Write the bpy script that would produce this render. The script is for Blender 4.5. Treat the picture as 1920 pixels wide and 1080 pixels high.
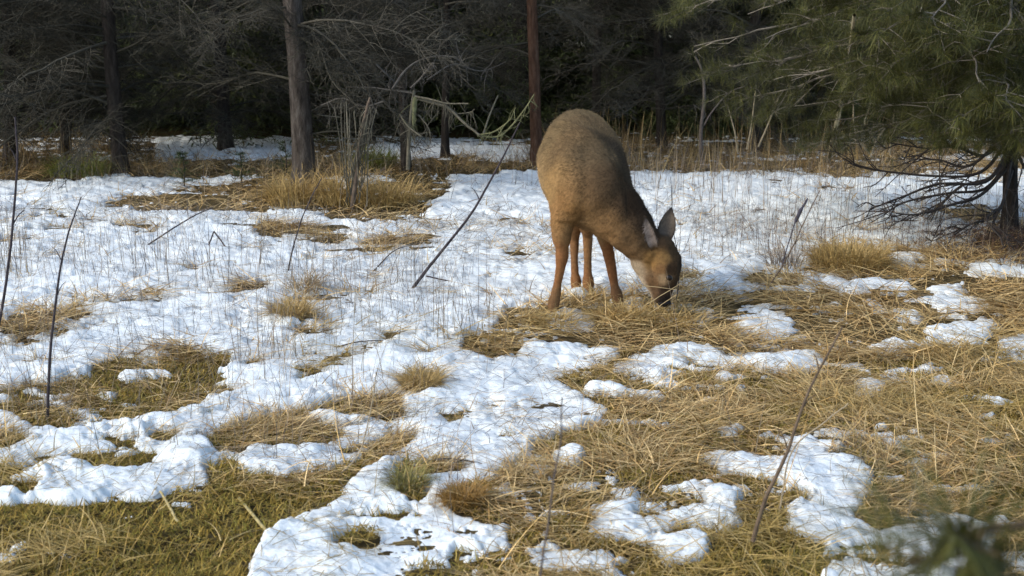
import bpy, math, random
import numpy as np
from mathutils import Vector, Matrix
R = math.radians
random.seed(7); rng = np.random.default_rng(7)
for o in list(bpy.data.objects): bpy.data.objects.remove(o)
S = bpy.context.scene
COL = S.collection

# ---------------------------------------------------------------- camera, sky, sun, exposure
F = 2500.0; CH = 1.25; TH = math.atan(480/F)
cam = bpy.data.cameras.new('camera'); camo = bpy.data.objects.new('camera', cam); COL.objects.link(camo)
camo.location = (0, 0, CH); camo.rotation_euler = (math.pi/2-TH, 0, 0)
cam.sensor_width = 36; cam.lens = F/1920*36; cam.clip_start = 0.05; cam.clip_end = 500
cam.dof.use_dof = True; cam.dof.focus_distance = 6.3; cam.dof.aperture_fstop = 7.5
S.camera = camo
SUN_EL, SUN_AZ = 36, -62            # azimuth from +Y towards +X: the light comes from the left
w = bpy.data.worlds.new('World'); S.world = w; w.use_nodes = True
nt = w.node_tree; sky = nt.nodes.new('ShaderNodeTexSky'); sky.sky_type = 'NISHITA'; sky.sun_disc = False
SUN_ROT = -112
sky.sun_elevation = R(SUN_EL); sky.sun_rotation = R(SUN_ROT); sky.air_density = 1.0; sky.dust_density = 1.5; sky.ozone_density = 1.0
bg = nt.nodes['Background']; bg.inputs['Strength'].default_value = 0.15
nt.links.new(sky.outputs[0], bg.inputs[0])
sun = bpy.data.lights.new('sun', 'SUN'); suno = bpy.data.objects.new('sun', sun); COL.objects.link(suno)
sun.energy = 1.0; sun.angle = R(25); sun.color = (1.0, 0.94, 0.86)
sd = Vector((math.sin(R(SUN_ROT))*math.cos(R(SUN_EL)), math.cos(R(SUN_ROT))*math.cos(R(SUN_EL)), math.sin(R(SUN_EL))))
suno.rotation_euler = sd.to_track_quat('Z', 'Y').to_euler()
S.view_settings.view_transform = 'Standard'; S.view_settings.look = 'None'
S.view_settings.exposure = 0.97; S.view_settings.gamma = 1

# ---------------------------------------------------------------- projection helpers
FW = np.array([0, math.cos(TH), -math.sin(TH)]); UP = np.array([0, math.sin(TH), math.cos(TH)]); RT = np.array([1., 0, 0])
def at(px, py, Y):
    d = F*FW + (px-960)*RT + (540-py)*UP
    return np.array([0, 0, CH]) + d*(Y/d[1])
def gy(py): 
    d = F*FW + (540-py)*UP
    return -CH/d[2]*d[1]
def project(x, y, z):
    zz = z-CH
    dep = np.maximum(y*FW[1]+zz*FW[2], .05); v = y*UP[1]+zz*UP[2]
    return 960+F*x/dep, 540-F*v/dep

# ---------------------------------------------------------------- noise
def _h(ix, iy, s):
    n = (ix.astype(np.int64)*374761393 + iy.astype(np.int64)*668265263 + s*1442695041) & 0x7fffffff
    n = ((n ^ (n >> 13))*1274126177) & 0x7fffffff
    return ((n ^ (n >> 16)) & 0xffff)/65535.0
def vn(x, y, s=0):
    ix = np.floor(x); iy = np.floor(y); fx = x-ix; fy = y-iy
    fx = fx*fx*fx*(fx*(fx*6-15)+10); fy = fy*fy*fy*(fy*(fy*6-15)+10)
    return (_h(ix, iy, s)*(1-fx)+_h(ix+1, iy, s)*fx)*(1-fy)+(_h(ix, iy+1, s)*(1-fx)+_h(ix+1, iy+1, s)*fx)*fy
def fbm(x, y, s=0, o=4):
    r = 0; a = .5; t = 0
    for i in range(o):
        r = r+a*vn(x*2**i+i*17.3, y*2**i-i*9.1, s+i); t += a; a *= .5
    return r/t-.5

# ---------------------------------------------------------------- where the ground shows through the snow
MW, MH, MP = 600, 300, 4      # cells of 4 px, from px -240, py 0
msk = np.zeros((MH, MW))
gyy, gxx = np.mgrid[0:MH, 0:MW]; gxx = gxx*MP-240+2.; gyy = gyy*MP+2.
def poly(pts, v):
    ins = np.zeros(msk.shape, bool); n = len(pts)
    for i in range(n):
        x1, y1 = pts[i]; x2, y2 = pts[(i+1) % n]
        if y1 == y2: continue
        c = ((gyy < y1) != (gyy < y2)) & (gxx < (x2-x1)*(gyy-y1)/(y2-y1)+x1)
        ins ^= c
    msk[ins] = v
BARE = [
 ([(-240,300),(230,302),(640,300),(720,300),(860,300),(1000,305),(1010,322),(860,330),(640,333),(560,335),(240,328),(100,338),(-240,348)], 1.3),
 ([(190,385),(240,362),(340,355),(420,345),(500,332),(600,335),(640,345),(645,385),(560,392),(400,398),(280,394)], 1),
 ([(600,405),(640,370),(700,340),(800,335),(860,345),(810,385),(800,405),(700,412)], 1),
 ([(478,428),(500,412),(560,415),(600,425),(650,430),(655,450),(600,455),(560,440),(500,442)], .9),
 ([(670,457),(700,445),(800,435),(815,450),(740,462),(690,467)], .8),
 ([(335,507),(355,495),(388,500),(375,514),(350,514)], .85), ([(428,542),(450,523),(500,518),(512,532),(470,543)], .9),
 ([(508,585),(530,567),(572,565),(585,590),(572,609),(540,610),(520,602)], 1),
 ([(200,432),(220,413),(280,413),(290,430),(240,437)], .6), ([(660,515),(740,502),(770,510),(700,522)], .6),
 ([(665,550),(690,540),(720,545),(700,557),(675,557)], .75), ([(940,470),(985,452),(1000,462),(970,475)], .6),
 ([(-240,560),(0,590),(30,572),(100,575),(200,590),(130,602),(90,617),(40,634),(-240,640)], .85),
 ([(168,712),(180,680),(210,665),(280,660),(330,648),(400,652),(435,668),(425,687),(380,697),(320,692),(225,692),(205,712)], .95),
 ([(-240,700),(0,730),(60,720),(180,715),(300,708),(430,712),(478,720),(400,747),(310,772),(200,792),(120,808),(60,800),(20,770),(-240,800)], .95),
 ([(-240,830),(30,798),(62,815),(20,838),(-240,860)], .85), ([(130,857),(200,850),(260,846),(282,862),(230,887),(170,882)], .85),
 ([(380,815),(430,795),(500,772),(560,768),(600,788),(625,815),(560,832),(500,822),(470,832),(440,872),(460,884),(540,887),(620,874),(680,845),(700,825),(740,798),(790,793),(782,817),(730,847),(700,872),(665,890),(650,918),(600,948),(560,962),(520,987),(492,1010),(470,1040),(440,1200),(-240,1200),(-240,950),(100,945),(220,942),(300,922),(395,897),(380,862),(400,842)], 1),
 ([(-240,870),(70,880),(82,910),(60,927),(-240,935)], .95),
 ([(548,712),(570,690),(600,680),(640,655),(700,640),(745,628),(722,652),(660,672),(630,692),(600,702)], .9),
 ([(575,762),(640,746),(700,740),(758,736),(752,767),(700,777),(640,777),(600,767)], .95),
 ([(640,992),(680,982),(722,1000),(692,1022),(610,1012)], .85), ([(268,814),(300,801),(328,810),(320,822),(290,824)], .7),
 ([(865,652),(880,623),(930,623),(978,640),(970,662),(900,670)], .95), ([(752,727),(770,698),(800,693),(838,715),(820,730),(780,730)], .9),
 ([(775,887),(800,870),(850,863),(887,875),(880,902),(830,907)], .85), ([(720,897),(750,883),(800,905),(812,927),(770,942),(740,922)], .9),
 ([(760,660),(800,648),(830,660),(800,672)], .6), ([(560,620),(620,612),(640,622),(590,632)], .5),
 ([(930,607),(960,575),(1060,558),(1200,545),(1290,505),(1380,525),(1430,500),(1510,500),(1550,452),(1640,455),(1780,455),(1920,470),(2160,470),(2160,1200),(700,1200),(760,1060),(860,1022),(950,1012),(962,985),(900,972),(850,962),(838,930),(880,900),(930,880),(992,850),(1000,820),(1080,808),(1122,790),(1142,760),(1080,740),(1058,715),(1122,695),(1080,660),(1000,640),(930,627)], .80),
 ([(1640,405),(1700,375),(1800,370),(1860,395),(1920,400),(2160,400),(2160,470),(1800,455),(1830,430),(1760,415),(1700,420)], .62),
 ([(1490,330),(1900,330),(1920,345),(1700,352),(1560,345)], .4),
]
SNOW = [
 [(1050,640),(1100,650),(1170,655),(1150,672),(1090,690),(1060,702),(985,682),(1020,668)],
 [(1145,690),(1180,665),(1240,648),(1290,643),(1360,665),(1440,650),(1510,652),(1548,665),(1532,692),(1440,697),(1400,692),(1300,677),(1250,692),(1200,695)],
 [(1365,610),(1400,588),(1450,588),(1492,605),(1472,614),(1400,616)], [(1310,522),(1345,516),(1392,522),(1388,540),(1330,540)],
 [(1550,530),(1640,524),(1708,530),(1700,552),(1620,552),(1556,545)], [(1500,508),(1560,500),(1590,512),(1570,525),(1510,525)],
 [(1640,480),(1715,476),(1718,493),(1650,496)], [(1730,612),(1790,600),(1862,606),(1850,640),(1780,650),(1733,640)],
 [(1602,715),(1640,710),(1662,725),(1640,742),(1606,738)], [(1750,533),(1810,530),(1806,545),(1756,546)],
 [(1812,500),(1920,490),(2160,490),(2160,520),(1830,516)], [(1870,636),(1920,630),(2160,640),(2160,670),(1880,665)],
 [(1290,848),(1340,838),(1420,850),(1470,860),(1500,822),(1540,845),(1620,870),(1645,890),(1622,920),(1600,960),(1640,985),(1700,978),(1800,955),(1850,1000),(1870,1200),(1540,1200),(1540,1020),(1480,980),(1468,940),(1520,935),(1500,902),(1440,892),(1380,882),(1330,867)],
 [(1208,977),(1240,960),(1300,950),(1340,918),(1382,930),(1392,970),(1350,987),(1300,977),(1240,987)],
 [(1098,952),(1150,937),(1192,940),(1187,967),(1130,972)], [(1036,862),(1060,847),(1098,843),(1092,867),(1050,874)],
 [(972,925),(1005,913),(1018,940),(1012,972),(980,972)], [(1238,1010),(1300,993),(1332,1015),(1322,1042),(1250,1042)],
 [(1075,720),(1160,718),(1172,740),(1120,737)], [(1020,602),(1075,590),(1125,592),(1100,610),(1040,612)], [(1170,570),(1205,566),(1210,582),(1180,586)],
 [(1270,595),(1330,588),(1340,600),(1290,606)], [(1225,705),(1270,702),(1265,722),(1230,720)], [(1330,800),(1385,797),(1380,812),(1335,812)],
 [(1680,590),(1730,588),(1725,600),(1690,602)],
]
for p, v in BARE: poly(p, v)
for p in SNOW: poly(p, 0)
msk[gyy < 300] = .75
far = (gyy > 264) & (gyy < 300) & (gxx > 290) & (gxx < 990); msk[far] = 0
poly([(540,262),(700,262),(700,300),(560,300)], .8); poly([(860,262),(1000,262),(1000,276),(860,268)], .7)
poly([(1010,283),(2160,275),(2160,322),(1560,330),(1400,322),(1200,326),(1010,330)], .92)
poly([(1640,300),(1900,285),(1920,300),(1800,308)], .2)
msk = msk*.82+.10
for _ in range(6):
    p = np.pad(msk, 1, 'edge'); msk = (p[:-2, 1:-1]+p[2:, 1:-1]+p[1:-1, :-2]+p[1:-1, 2:]+2*p[1:-1, 1:-1])/6
def H(x, y):
    return .07*fbm(x*.35, y*.35, 3, 3)+.03*fbm(x*1.7, y*1.7, 11, 3)
def mask(x, y, z=None):
    px, py = project(x, y, np.zeros_like(x))
    u = (px+240)/MP-.5; v = py/MP-.5
    inside = (u > 0) & (u < MW-2) & (v > 64) & (v < MH-2) & (y > 1)
    uu = np.clip(u, 0, MW-2.01); vv = np.clip(v, 0, MH-2.01); i = vv.astype(int); j = uu.astype(int); a = uu-j; b = vv-i
    m = (msk[i, j]*(1-a)+msk[i, j+1]*a)*(1-b)+(msk[i+1, j]*(1-a)+msk[i+1, j+1]*a)*b
    out = np.clip(.5+2.2*fbm(x*.8, y*.8, 40, 3)-.15, 0, 1)
    out = np.where(y > 15.2, 1., out)
    m = np.where(inside, m, out)
    return m+1.1*fbm(x*3.4, y*4.2, 50, 5)+1.25*fbm(x*10, y*14, 60, 5)+.35*fbm(x*45, y*60, 66, 2)
def snow_t(x, y):
    m = mask(x, y); s = .5-m
    sp = np.clip(s, 0, None)
    t = .007*np.sqrt(1-np.exp(-sp*9))+.034*(1-np.exp(-sp*1.7))
    bump = .032*fbm(x*3.1, y*4.4, 70, 3)+.024*(np.abs(fbm(x*6, y*6, 80, 2))*2-.3)+.012*fbm(x*18, y*22, 90, 3)
    dents = -.03*np.clip(fbm(x*2.3+4, y*2.3, 95, 2)-.16, 0, 1)*4
    return np.where(s > 0, t+(bump+dents)*np.clip(sp*3, 0, 1), -.006+s*.15)

# ---------------------------------------------------------------- object helpers
def tag(o, label=None, cat=None, group=None, kind=None):
    if label: o['label'] = label
    if cat: o['category'] = cat
    if group: o['group'] = group
    if kind: o['kind'] = kind
    return o
def link(name, me, mat=None, parent=None, mw=None):
    o = bpy.data.objects.new(name, me); COL.objects.link(o)
    if mat is not None and len(me.materials) == 0: me.materials.append(mat)
    if parent: o.parent = parent
    if mw is not None: o.matrix_local = mw
    return o
def empty(name, loc=(0, 0, 0)):
    o = bpy.data.objects.new(name, None); COL.objects.link(o); o.location = loc; o.empty_display_size = .1; return o
def np_mesh(name, V, Fq, cols=None, smooth=True):
    """V (n,3); Fq (m,k) faces of k corners"""
    me = bpy.data.meshes.new(name); V = np.asarray(V, np.float32); Fq = np.asarray(Fq, np.int32); k = Fq.shape[1]
    me.vertices.add(len(V)); me.vertices.foreach_set('co', V.ravel())
    me.loops.add(Fq.size); me.loops.foreach_set('vertex_index', Fq.ravel())
    me.polygons.add(len(Fq)); me.polygons.foreach_set('loop_start', np.arange(0, Fq.size, k, dtype=np.int32))
    me.polygons.foreach_set('loop_total', np.full(len(Fq), k, np.int32))
    me.polygons.foreach_set('use_smooth', np.full(len(Fq), smooth))
    me.update(calc_edges=True)
    if cols is not None:
        a = me.color_attributes.new('Col', 'FLOAT_COLOR', 'POINT')
        c = np.ones((len(V), 4), np.float32); c[:, :3] = cols; a.data.foreach_set('color', c.ravel())
    return me
class Acc:
    """collects quads"""
    def __init__(s): s.V = []; s.F = []; s.C = []; s.n = 0
    def add(s, V, Fq, C=None):
        V = np.asarray(V, float); s.V.append(V); s.F.append(np.asarray(Fq)+s.n); s.n += len(V)
        if C is None: C = (.1, .1, .1)
        C = np.asarray(C, float); s.C.append(np.broadcast_to(C, (len(V), 3)) if C.ndim == 1 else C)
    def tube(s, pts, r0, r1, k=5, C=None):
        pts = np.asarray(pts, float); n = len(pts)
        T = np.gradient(pts, axis=0); T /= np.linalg.norm(T, axis=1)[:, None]+1e-9
        ref = np.array([0, 0, 1.]) if abs(T[:, 2]).mean() < .8 else np.array([1., 0, 0])
        A = np.cross(T, ref); A /= np.linalg.norm(A, axis=1)[:, None]+1e-9; B = np.cross(T, A)
        r = np.asarray(r0) if np.ndim(r0) else np.linspace(r0, r1, n)
        an = np.arange(k)*2*math.pi/k
        V = pts[:, None]+r[:, None, None]*(np.cos(an)[None, :, None]*A[:, None]+np.sin(an)[None, :, None]*B[:, None])
        V = V.reshape(-1, 3); i = np.arange(n-1)[:, None]*k; j = np.arange(k)[None]
        Fq = np.stack([i+j, i+(j+1) % k, i+k+(j+1) % k, i+k+j], -1).reshape(-1, 4)
        V = np.vstack([V, pts[-1]]); e = len(V)-1; b = (n-1)*k
        cap = [[b+q, b+(q+1) % k, e, e] for q in range(0)]
        s.add(V, Fq, C)
    def mesh(s, name): return np_mesh(name, np.vstack(s.V), np.vstack(s.F), np.vstack(s.C))
def blades(P, az, L, w, pitch, curl, segs=4, cols=None, taper=.25, wig=.12):
    """vectorised ribbons: P base (n,3)"""
    n = len(P); t = np.linspace(0, 1, segs+1)
    V = np.zeros((n, segs+1, 2, 3)); pos = P.copy(); st = (L/segs)[:, None]
    sx = -np.sin(az); sy = np.cos(az); side = np.stack([sx, sy, np.zeros(n)], 1)
    tw = rng.uniform(-.9, .9, n)
    side[:, 2] = tw*.6; side /= np.linalg.norm(side, axis=1)[:, None]
    azz = az.copy(); dz = rng.normal(0, wig, n)
    for k in range(segs+1):
        ww = (w*(1-(1-taper)*t[k]))[:, None]*.5
        V[:, k, 0] = pos-side*ww; V[:, k, 1] = pos+side*ww
        ph = pitch+curl*t[k]; azz = azz+dz
        d = np.stack([np.cos(ph)*np.cos(azz), np.cos(ph)*np.sin(azz), np.sin(ph)], 1)
        pos = pos+d*st
    V = V.reshape(-1, 3); b = (np.arange(n)*(segs+1)*2)[:, None]; k = (np.arange(segs)*2)[None]
    Fq = np.stack([b+k, b+k+1, b+k+3, b+k+2], -1).reshape(-1, 4)
    C = None if cols is None else np.repeat(cols, (segs+1)*2, 0)
    return V, Fq, C

# ---------------------------------------------------------------- materials
def mat(name, rough=.8, spec=.3):
    m = bpy.data.materials.new(name); m.use_nodes = True; b = m.node_tree.nodes['Principled BSDF']
    b.inputs['Roughness'].default_value = rough; b.inputs['Specular IOR Level'].default_value = spec
    return m, m.node_tree, b
def ramp(nt, fac, stops):
    r = nt.nodes.new('ShaderNodeValToRGB'); e = r.color_ramp.elements
    while len(e) < len(stops): e.new(.5)
    for q, (p, c) in zip(e, stops): q.position = p; q.color = (*c, 1)
    nt.links.new(fac, r.inputs[0]); return r.outputs[0]
def noise(nt, scale, detail=4, rough=.6, stretch=None):
    tc = nt.nodes.new('ShaderNodeTexCoord'); n = nt.nodes.new('ShaderNodeTexNoise')
    n.inputs['Scale'].default_value = scale; n.inputs['Detail'].default_value = detail; n.inputs['Roughness'].default_value = rough
    if stretch:
        mp = nt.nodes.new('ShaderNodeMapping'); mp.inputs['Scale'].default_value = stretch
        nt.links.new(tc.outputs['Object'], mp.inputs[0]); nt.links.new(mp.outputs[0], n.inputs['Vector'])
    else: nt.links.new(tc.outputs['Object'], n.inputs['Vector'])
    return n.outputs['Fac']
def bump(nt, b, h, strength, dist):
    n = nt.nodes.new('ShaderNodeBump'); n.inputs['Strength'].default_value = strength; n.inputs['Distance'].default_value = dist
    nt.links.new(h, n.inputs['Height']); nt.links.new(n.outputs[0], b.inputs['Normal'])
def attr_mat(name, rough=.7, spec=.25, trans=0, scale=40, amt=.35):
    m, t, b = mat(name, rough, spec); a = t.nodes.new('ShaderNodeAttribute'); a.attribute_name = 'Col'
    f = noise(t, scale, 3); rr = ramp(t, f, [(.3, (1-amt,)*3), (.7, (1+amt,)*3)])
    mx = t.nodes.new('ShaderNodeMix'); mx.data_type = 'RGBA'; mx.blend_type = 'MULTIPLY'; mx.inputs[0].default_value = 1
    t.links.new(a.outputs['Color'], mx.inputs[6]); t.links.new(rr, mx.inputs[7]); t.links.new(mx.outputs[2], b.inputs['Base Color'])
    return m
M = {}
m, t, b = mat('snow', .55, .3); f = noise(t, 7, 6, .65)
t.links.new(ramp(t, f, [(.25, (.72, .745, .73)), (.45, (.82, .87, .85)), (1, (.85, .90, .88))]), b.inputs['Base Color'])
b.inputs['Subsurface Weight'].default_value = 0.0
bump(t, b, noise(t, 55, 6, .7), .55, .012); M['snow'] = m
m, t, b = mat('soil', .95, .1); f = noise(t, 9, 8, .7)
t.links.new(ramp(t, f, [(.3, (.035, .026, .012)), (.5, (.10, .073, .03)), (.68, (.18, .135, .06))]), b.inputs['Base Color'])
bump(t, b, noise(t, 60, 6, .7), 1, .02); M['soil'] = m
def bark(name, a, bb, c, sc=(14, 14, 3)):
    m, t, b = mat(name, .92, .12); f = noise(t, 2.2, 8, .72, sc)
    t.links.new(ramp(t, f, [(.3, a), (.52, bb), (.75, c)]), b.inputs['Base Color'])
    bump(t, b, noise(t, 3.4, 8, .85, (12, 12, 6)), 1, .06); return m
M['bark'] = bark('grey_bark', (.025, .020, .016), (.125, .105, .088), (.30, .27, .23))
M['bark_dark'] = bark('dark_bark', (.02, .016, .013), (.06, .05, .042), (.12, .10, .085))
M['bark_red'] = bark('pine_bark', (.05, .028, .02), (.16, .088, .055), (.27, .18, .13))
M['twig'] = attr_mat('dead_twig', .85, .15)
M['grass'] = attr_mat('dry_grass', .6, .3, scale=60, amt=.25)
M['needle'] = attr_mat('needles', .55, .3, scale=3, amt=.35)
M['moss'] = attr_mat('moss', .9, .1, scale=20)

# ---------------------------------------------------------------- ground and snow sheets
def fan(r0, r1, nr, a0, a1, na):
    r = r0*(r1/r0)**np.linspace(0, 1, nr); a = np.linspace(R(a0), R(a1), na)
    RR, AA = np.meshgrid(r, a, indexing='ij'); x = RR*np.sin(AA); y = RR*np.cos(AA)
    i = np.arange(nr-1)[:, None]*na; j = np.arange(na-1)[None]
    Fq = np.stack([i+j, i+j+1, i+na+j+1, i+na+j], -1).reshape(-1, 4)
    return x.ravel(), y.ravel(), Fq[:, ::-1]
x, y, Fq = fan(.02, 120, 420, -180, 180, 721)
tag(link('ground', np_mesh('ground', np.stack([x, y, H(x, y)], 1), Fq), M['soil']), kind='structure')
x, y, Fq = fan(1.6, 17, 900, -36, 36, 900)
tag(link('snow', np_mesh('snow', np.stack([x, y, H(x, y)+snow_t(x, y)], 1), Fq), M['snow']),
    'patchy melting snow crust over the meadow', kind='structure')
def surf(x, y): 
    return H(x, y)+np.maximum(snow_t(x, y), 0)

# ---------------------------------------------------------------- dry grass (stuff)
STRAW = np.array([[.60, .41, .165], [.50, .325, .12], [.72, .53, .255], [.38, .23, .08], [.64, .45, .20], [.50, .37, .16], [.26, .16, .06]])
def pts_in(n, y0, y1, spread=.46, pw=1.0):
    u = rng.uniform(0, 1, n); y = (y0**pw+(y1**pw-y0**pw)*u)**(1/pw); x = rng.uniform(-1, 1, n)*y*spread
    return x, y
def straw(n, y0, y1, L, w, lift, keep, pal, pitch=(.0, .35), curl=(-.45, .0), segs=4, pw=1.0, zr=(0, .03), seed_n=None, sat=None):
    x, y = pts_in(n, y0, y1, pw=pw); k = keep(x, y); x = x[k]; y = y[k]; n = len(x)
    P = np.stack([x, y, surf(x, y)+rng.uniform(*zr, n)], 1)
    # combed in swirls: neighbouring blades lean the same way
    az = fbm(x*1.3, y*1.3, 120, 2)*12+np.where(rng.random(n) < .45, rng.uniform(-3.14, 3.14, n), rng.normal(0, .8, n))
    c = pal[rng.integers(0, len(pal), n)]*np.where(rng.random(n) < .12, 1.35, rng.uniform(.5, 1.15, n))[:, None]
    g = np.clip(fbm(x*1.6, y*1.6, 140, 3)*3.0-.05+np.clip((4.6-y)*.35, -.4, .5)+np.clip((3.75-y)*2, 0, .6)*(x < -.2), 0, 1)[:, None]      # greener, mossier patches
    c = c*(1-g*.6)*1.0+np.array([.34, .24, .05])*g*.6
    return blades(P, az, rng.uniform(*L, n), rng.uniform(*w, n), rng.uniform(*pitch, n)+lift, rng.uniform(*curl, n), segs, c, wig=.06)
def bareness(x, y): return mask(x, y)
def bare(th=.5, soft=.12):
    def f(x, y):
        m = bareness(x, y); mossy = np.clip((3.9-y)*2, 0, 1)*(x < -.1)*.5
        return ((m+rng.normal(0, soft, len(x))) > th) & (fbm(x*4.5, y*4.5, 260, 3)*2.2+.62-mossy > rng.random(len(x)))
    return f
acc = Acc()
acc.add(*straw(105000, 2.2, 5.2, (.04, .17), (.0016, .0042), .05, bare(.5), STRAW, pw=1.3))
acc.add(*straw(115000, 5.0, 9.0, (.08, .24), (.003, .006), .06, bare(.5), STRAW, pw=1.2))
acc.add(*straw(45000, 8.6, 15, (.08, .26), (.005, .010), .10, bare(.52), STRAW*.85, pw=1.2))
acc.add(*straw(6000, 2.4, 9, (.12, .34), (.0016, .0036), .16, bare(.55, .1), STRAW*1.15, pitch=(.0, .8), curl=(-1.1, -.2), segs=5))
acc.add(*straw(16000, 2.3, 9, (.03, .14), (.0015, .0035), .0, lambda x, y: (np.abs(mask(x, y)-.38) < .16), STRAW*.9, pitch=(.0, .4), zr=(-.004, .008)))
tag(link('dry_grass', acc.mesh('dry_grass'), M['grass']), kind='stuff')
# moss and short fuzz on bare ground
def mossf():
    x, y = pts_in(200000, 2.4, 5.2, pw=1.2); k = (bareness(x, y)-.35*fbm(x*2, y*2, 150, 3) > .55) ; x = x[k]; y = y[k]; n = len(x)
    hum = (.035+.03*((y < 3.8) & (x < -.1)))*np.clip(fbm(x*9, y*9, 160, 2)+.1, 0, 1)
    P = np.stack([x, y, H(x, y)+hum*rng.uniform(.4, 1, n)], 1)
    pal = np.array([[.34, .23, .05], [.38, .28, .08], [.26, .18, .04], [.24, .20, .04]])
    return blades(P, rng.uniform(0, 6.3, n), rng.uniform(.012, .04, n), rng.uniform(.002, .0045, n), rng.uniform(-.1, 1.0, n), rng.uniform(-1.2, .5, n), 2, pal[rng.integers(0, 4, n)]*rng.uniform(.6, 1.2, n)[:, None])
acc = Acc(); acc.add(*mossf()); tag(link('moss', acc.mesh('moss'), M['moss']), kind='stuff')
# thin litter and stems through the snow
DEAD = np.array([[.18, .15, .12], [.25, .20, .15], [.12, .10, .085], [.33, .26, .17]])
acc = Acc()
def cl(th, sc=1.3, sd=170): return lambda x, y: (mask(x, y) < .5) & (fbm(x*sc, y*sc, sd, 4)+rng.normal(0, .06, len(x)) > th)
acc.add(*straw(26000, 2.8, 9.5, (.05, .20), (.0012, .0028), .02, cl(.04), DEAD, pitch=(.0, .3), curl=(-.5, .1), zr=(-.004, .01)))
acc.add(*straw(16000, 8, 14, (.06, .24), (.003, .005), .05, cl(.03), DEAD, pitch=(.0, .7), curl=(-.9, .1), zr=(-.01, .01)))
acc.add(*straw(6500, 3.2, 12, (.10, .38), (.0016, .0032), .9, lambda x, y: cl(.11, 1.2, 190)(x, y) & ((x < 0) | (y > 6.8) | (rng.random(len(x)) < .25)), DEAD, pitch=(.1, .6), curl=(-1.0, .4), segs=6, zr=(-.02, 0)))
acc.add(*straw(1500, 7.5, 12, (.15, .42), (.003, .005), 1.1, lambda x, y: (x > .5) & (x < 3.4), DEAD, pitch=(.1, .5), curl=(-.5, .4), segs=6, zr=(-.02, 0)))
acc.add(*straw(1500, 11.6, 13.8, (.22, .58), (.005, .009), 1.15, lambda x, y: (x > .8) & (x < 3.2) & (fbm(x*2, y*2, 270, 2) > -.1), STRAW*.55, pitch=(-.1, .5), curl=(-.5, .3), segs=6, zr=(-.02, 0)))
acc.add(*straw(6500, 4.2, 11, (.15, .5), (.0022, .0040), 1.1, lambda x, y: ((fbm(x*1.3, y*1.3, 280, 3) > .10) & ((x < 0) | (y > 6.8))), DEAD, pitch=(-.1, .5), curl=(-.7, .4), segs=6, zr=(-.02, 0)))
acc.add(*straw(3600, 3.8, 8, (.12, .36), (.0014, .0026), .9, lambda x, y: (x < -.2), DEAD, pitch=(.0, .6), curl=(-1.0, .4), segs=6, zr=(-.02, 0)))
# the rank dead growth at the foot of the wood
patch = lambda x, y: (x > -(960-290)/F*y) & (x < 30/F*y)
acc.add(*straw(5200, 12.2, 14.8, (.15, .62), (.003, .007), .75, lambda x, y: (fbm(x*1.6, y*1.6, 210, 3) > .03) & ~patch(x, y), np.vstack([DEAD, STRAW*.55]), pitch=(-.2, .8), curl=(-1.2, .5), segs=5, zr=(-.02, 0)))
acc.add(*straw(17000, 11.5, 15, (.10, .36), (.003, .007), .3, lambda x, y: (fbm(x*1.6, y*1.6, 230, 3) > -.03) & ((y < 13.2) | ~patch(x, y)), np.vstack([DEAD, STRAW*.6]), pitch=(-.1, .9), curl=(-1.4, .3), segs=4, zr=(-.02, 0)))
tag(link('weed_stems', acc.mesh('weed_stems'), M['grass']), kind='stuff')

# ---------------------------------------------------------------- tubes with a bend: stalks as single things
def spl(pts, n):
    pts = np.asarray(pts, float); d = np.r_[0, np.cumsum(np.linalg.norm(np.diff(pts, axis=0), axis=1))]
    P = np.vstack([2*pts[0]-pts[1], pts, 2*pts[-1]-pts[-2]]); out = []
    m = len(pts)-1
    for q in np.linspace(0, m, n):
        i = min(int(q), m-1); t = q-i; a, b, c, e = P[i:i+4]
        out.append(.5*((2*b)+(-a+c)*t+(2*a-5*b+4*c-e)*t*t+(-a+3*b-3*c+e)*t**3))
    return np.array(out)
def stalk(pix, Y0, Y1, r0, r1, col, name, label, cat, group=None, extra=()):
    """pix: base .. tip; distance runs from Y0 to Y1"""
    n = len(pix); P = [at(px, py, Y0+(Y1-Y0)*i/(n-1)) for i, (px, py) in enumerate(pix)]
    base = P[0].copy(); a = Acc(); Q = spl(P, 5*n)
    if cat: Q = Q+np.cumsum(rng.normal(0, .0008, Q.shape), 0)
    a.tube(Q-base, r0, r1, 6, col)
    for (i, dx, dz, L) in extra:
        p = Q[int(i*(len(Q)-1))]-base; e = p+np.array([dx, rng.normal(0, .02), dz])*L
        a.tube(spl([p, (p+e)/2+[0, 0, .01], e], 6), r1*.9, r1*.4, 4, col)
    o = link(name, a.mesh(name), M['twig']); o.location = base
    tag(o, label, cat, group); return o
G = lambda py: gy(py)
dk = (.05, .042, .045); br = (.13, .095, .065); pale = (.33, .27, .18)
stalk([(770,546),(815,487),(880,405),(930,320),(975,232)], G(546), G(546)+.25, .0085, .0035, dk, 'dead_stalk', 'longest dark bare stem leaning right across the snow left of the deer', 'plant stem', extra=[(.35, .6, .6, .10), (.62, -.5, .8, .08)])
stalk([(88,785),(95,650),(110,520),(128,440),(150,370)], G(785), G(785), .0055, .002, dk, 'dead_stalk', 'dark thin upright stem rising from the straw near the left edge', 'plant stem', extra=[(.45, .5, .8, .07), (.6, -.5, .8, .06), (.8, .5, .8, .05)])
stalk([(-8,640),(10,540),(25,420),(33,300),(30,215)], G(640), G(640), .0065, .0035, dk, 'dead_stalk', 'tall dark stem standing at the extreme left edge of the photo', 'plant stem', extra=[(.5, .6, .7, .09), (.75, -.4, .8, .07)])
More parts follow.
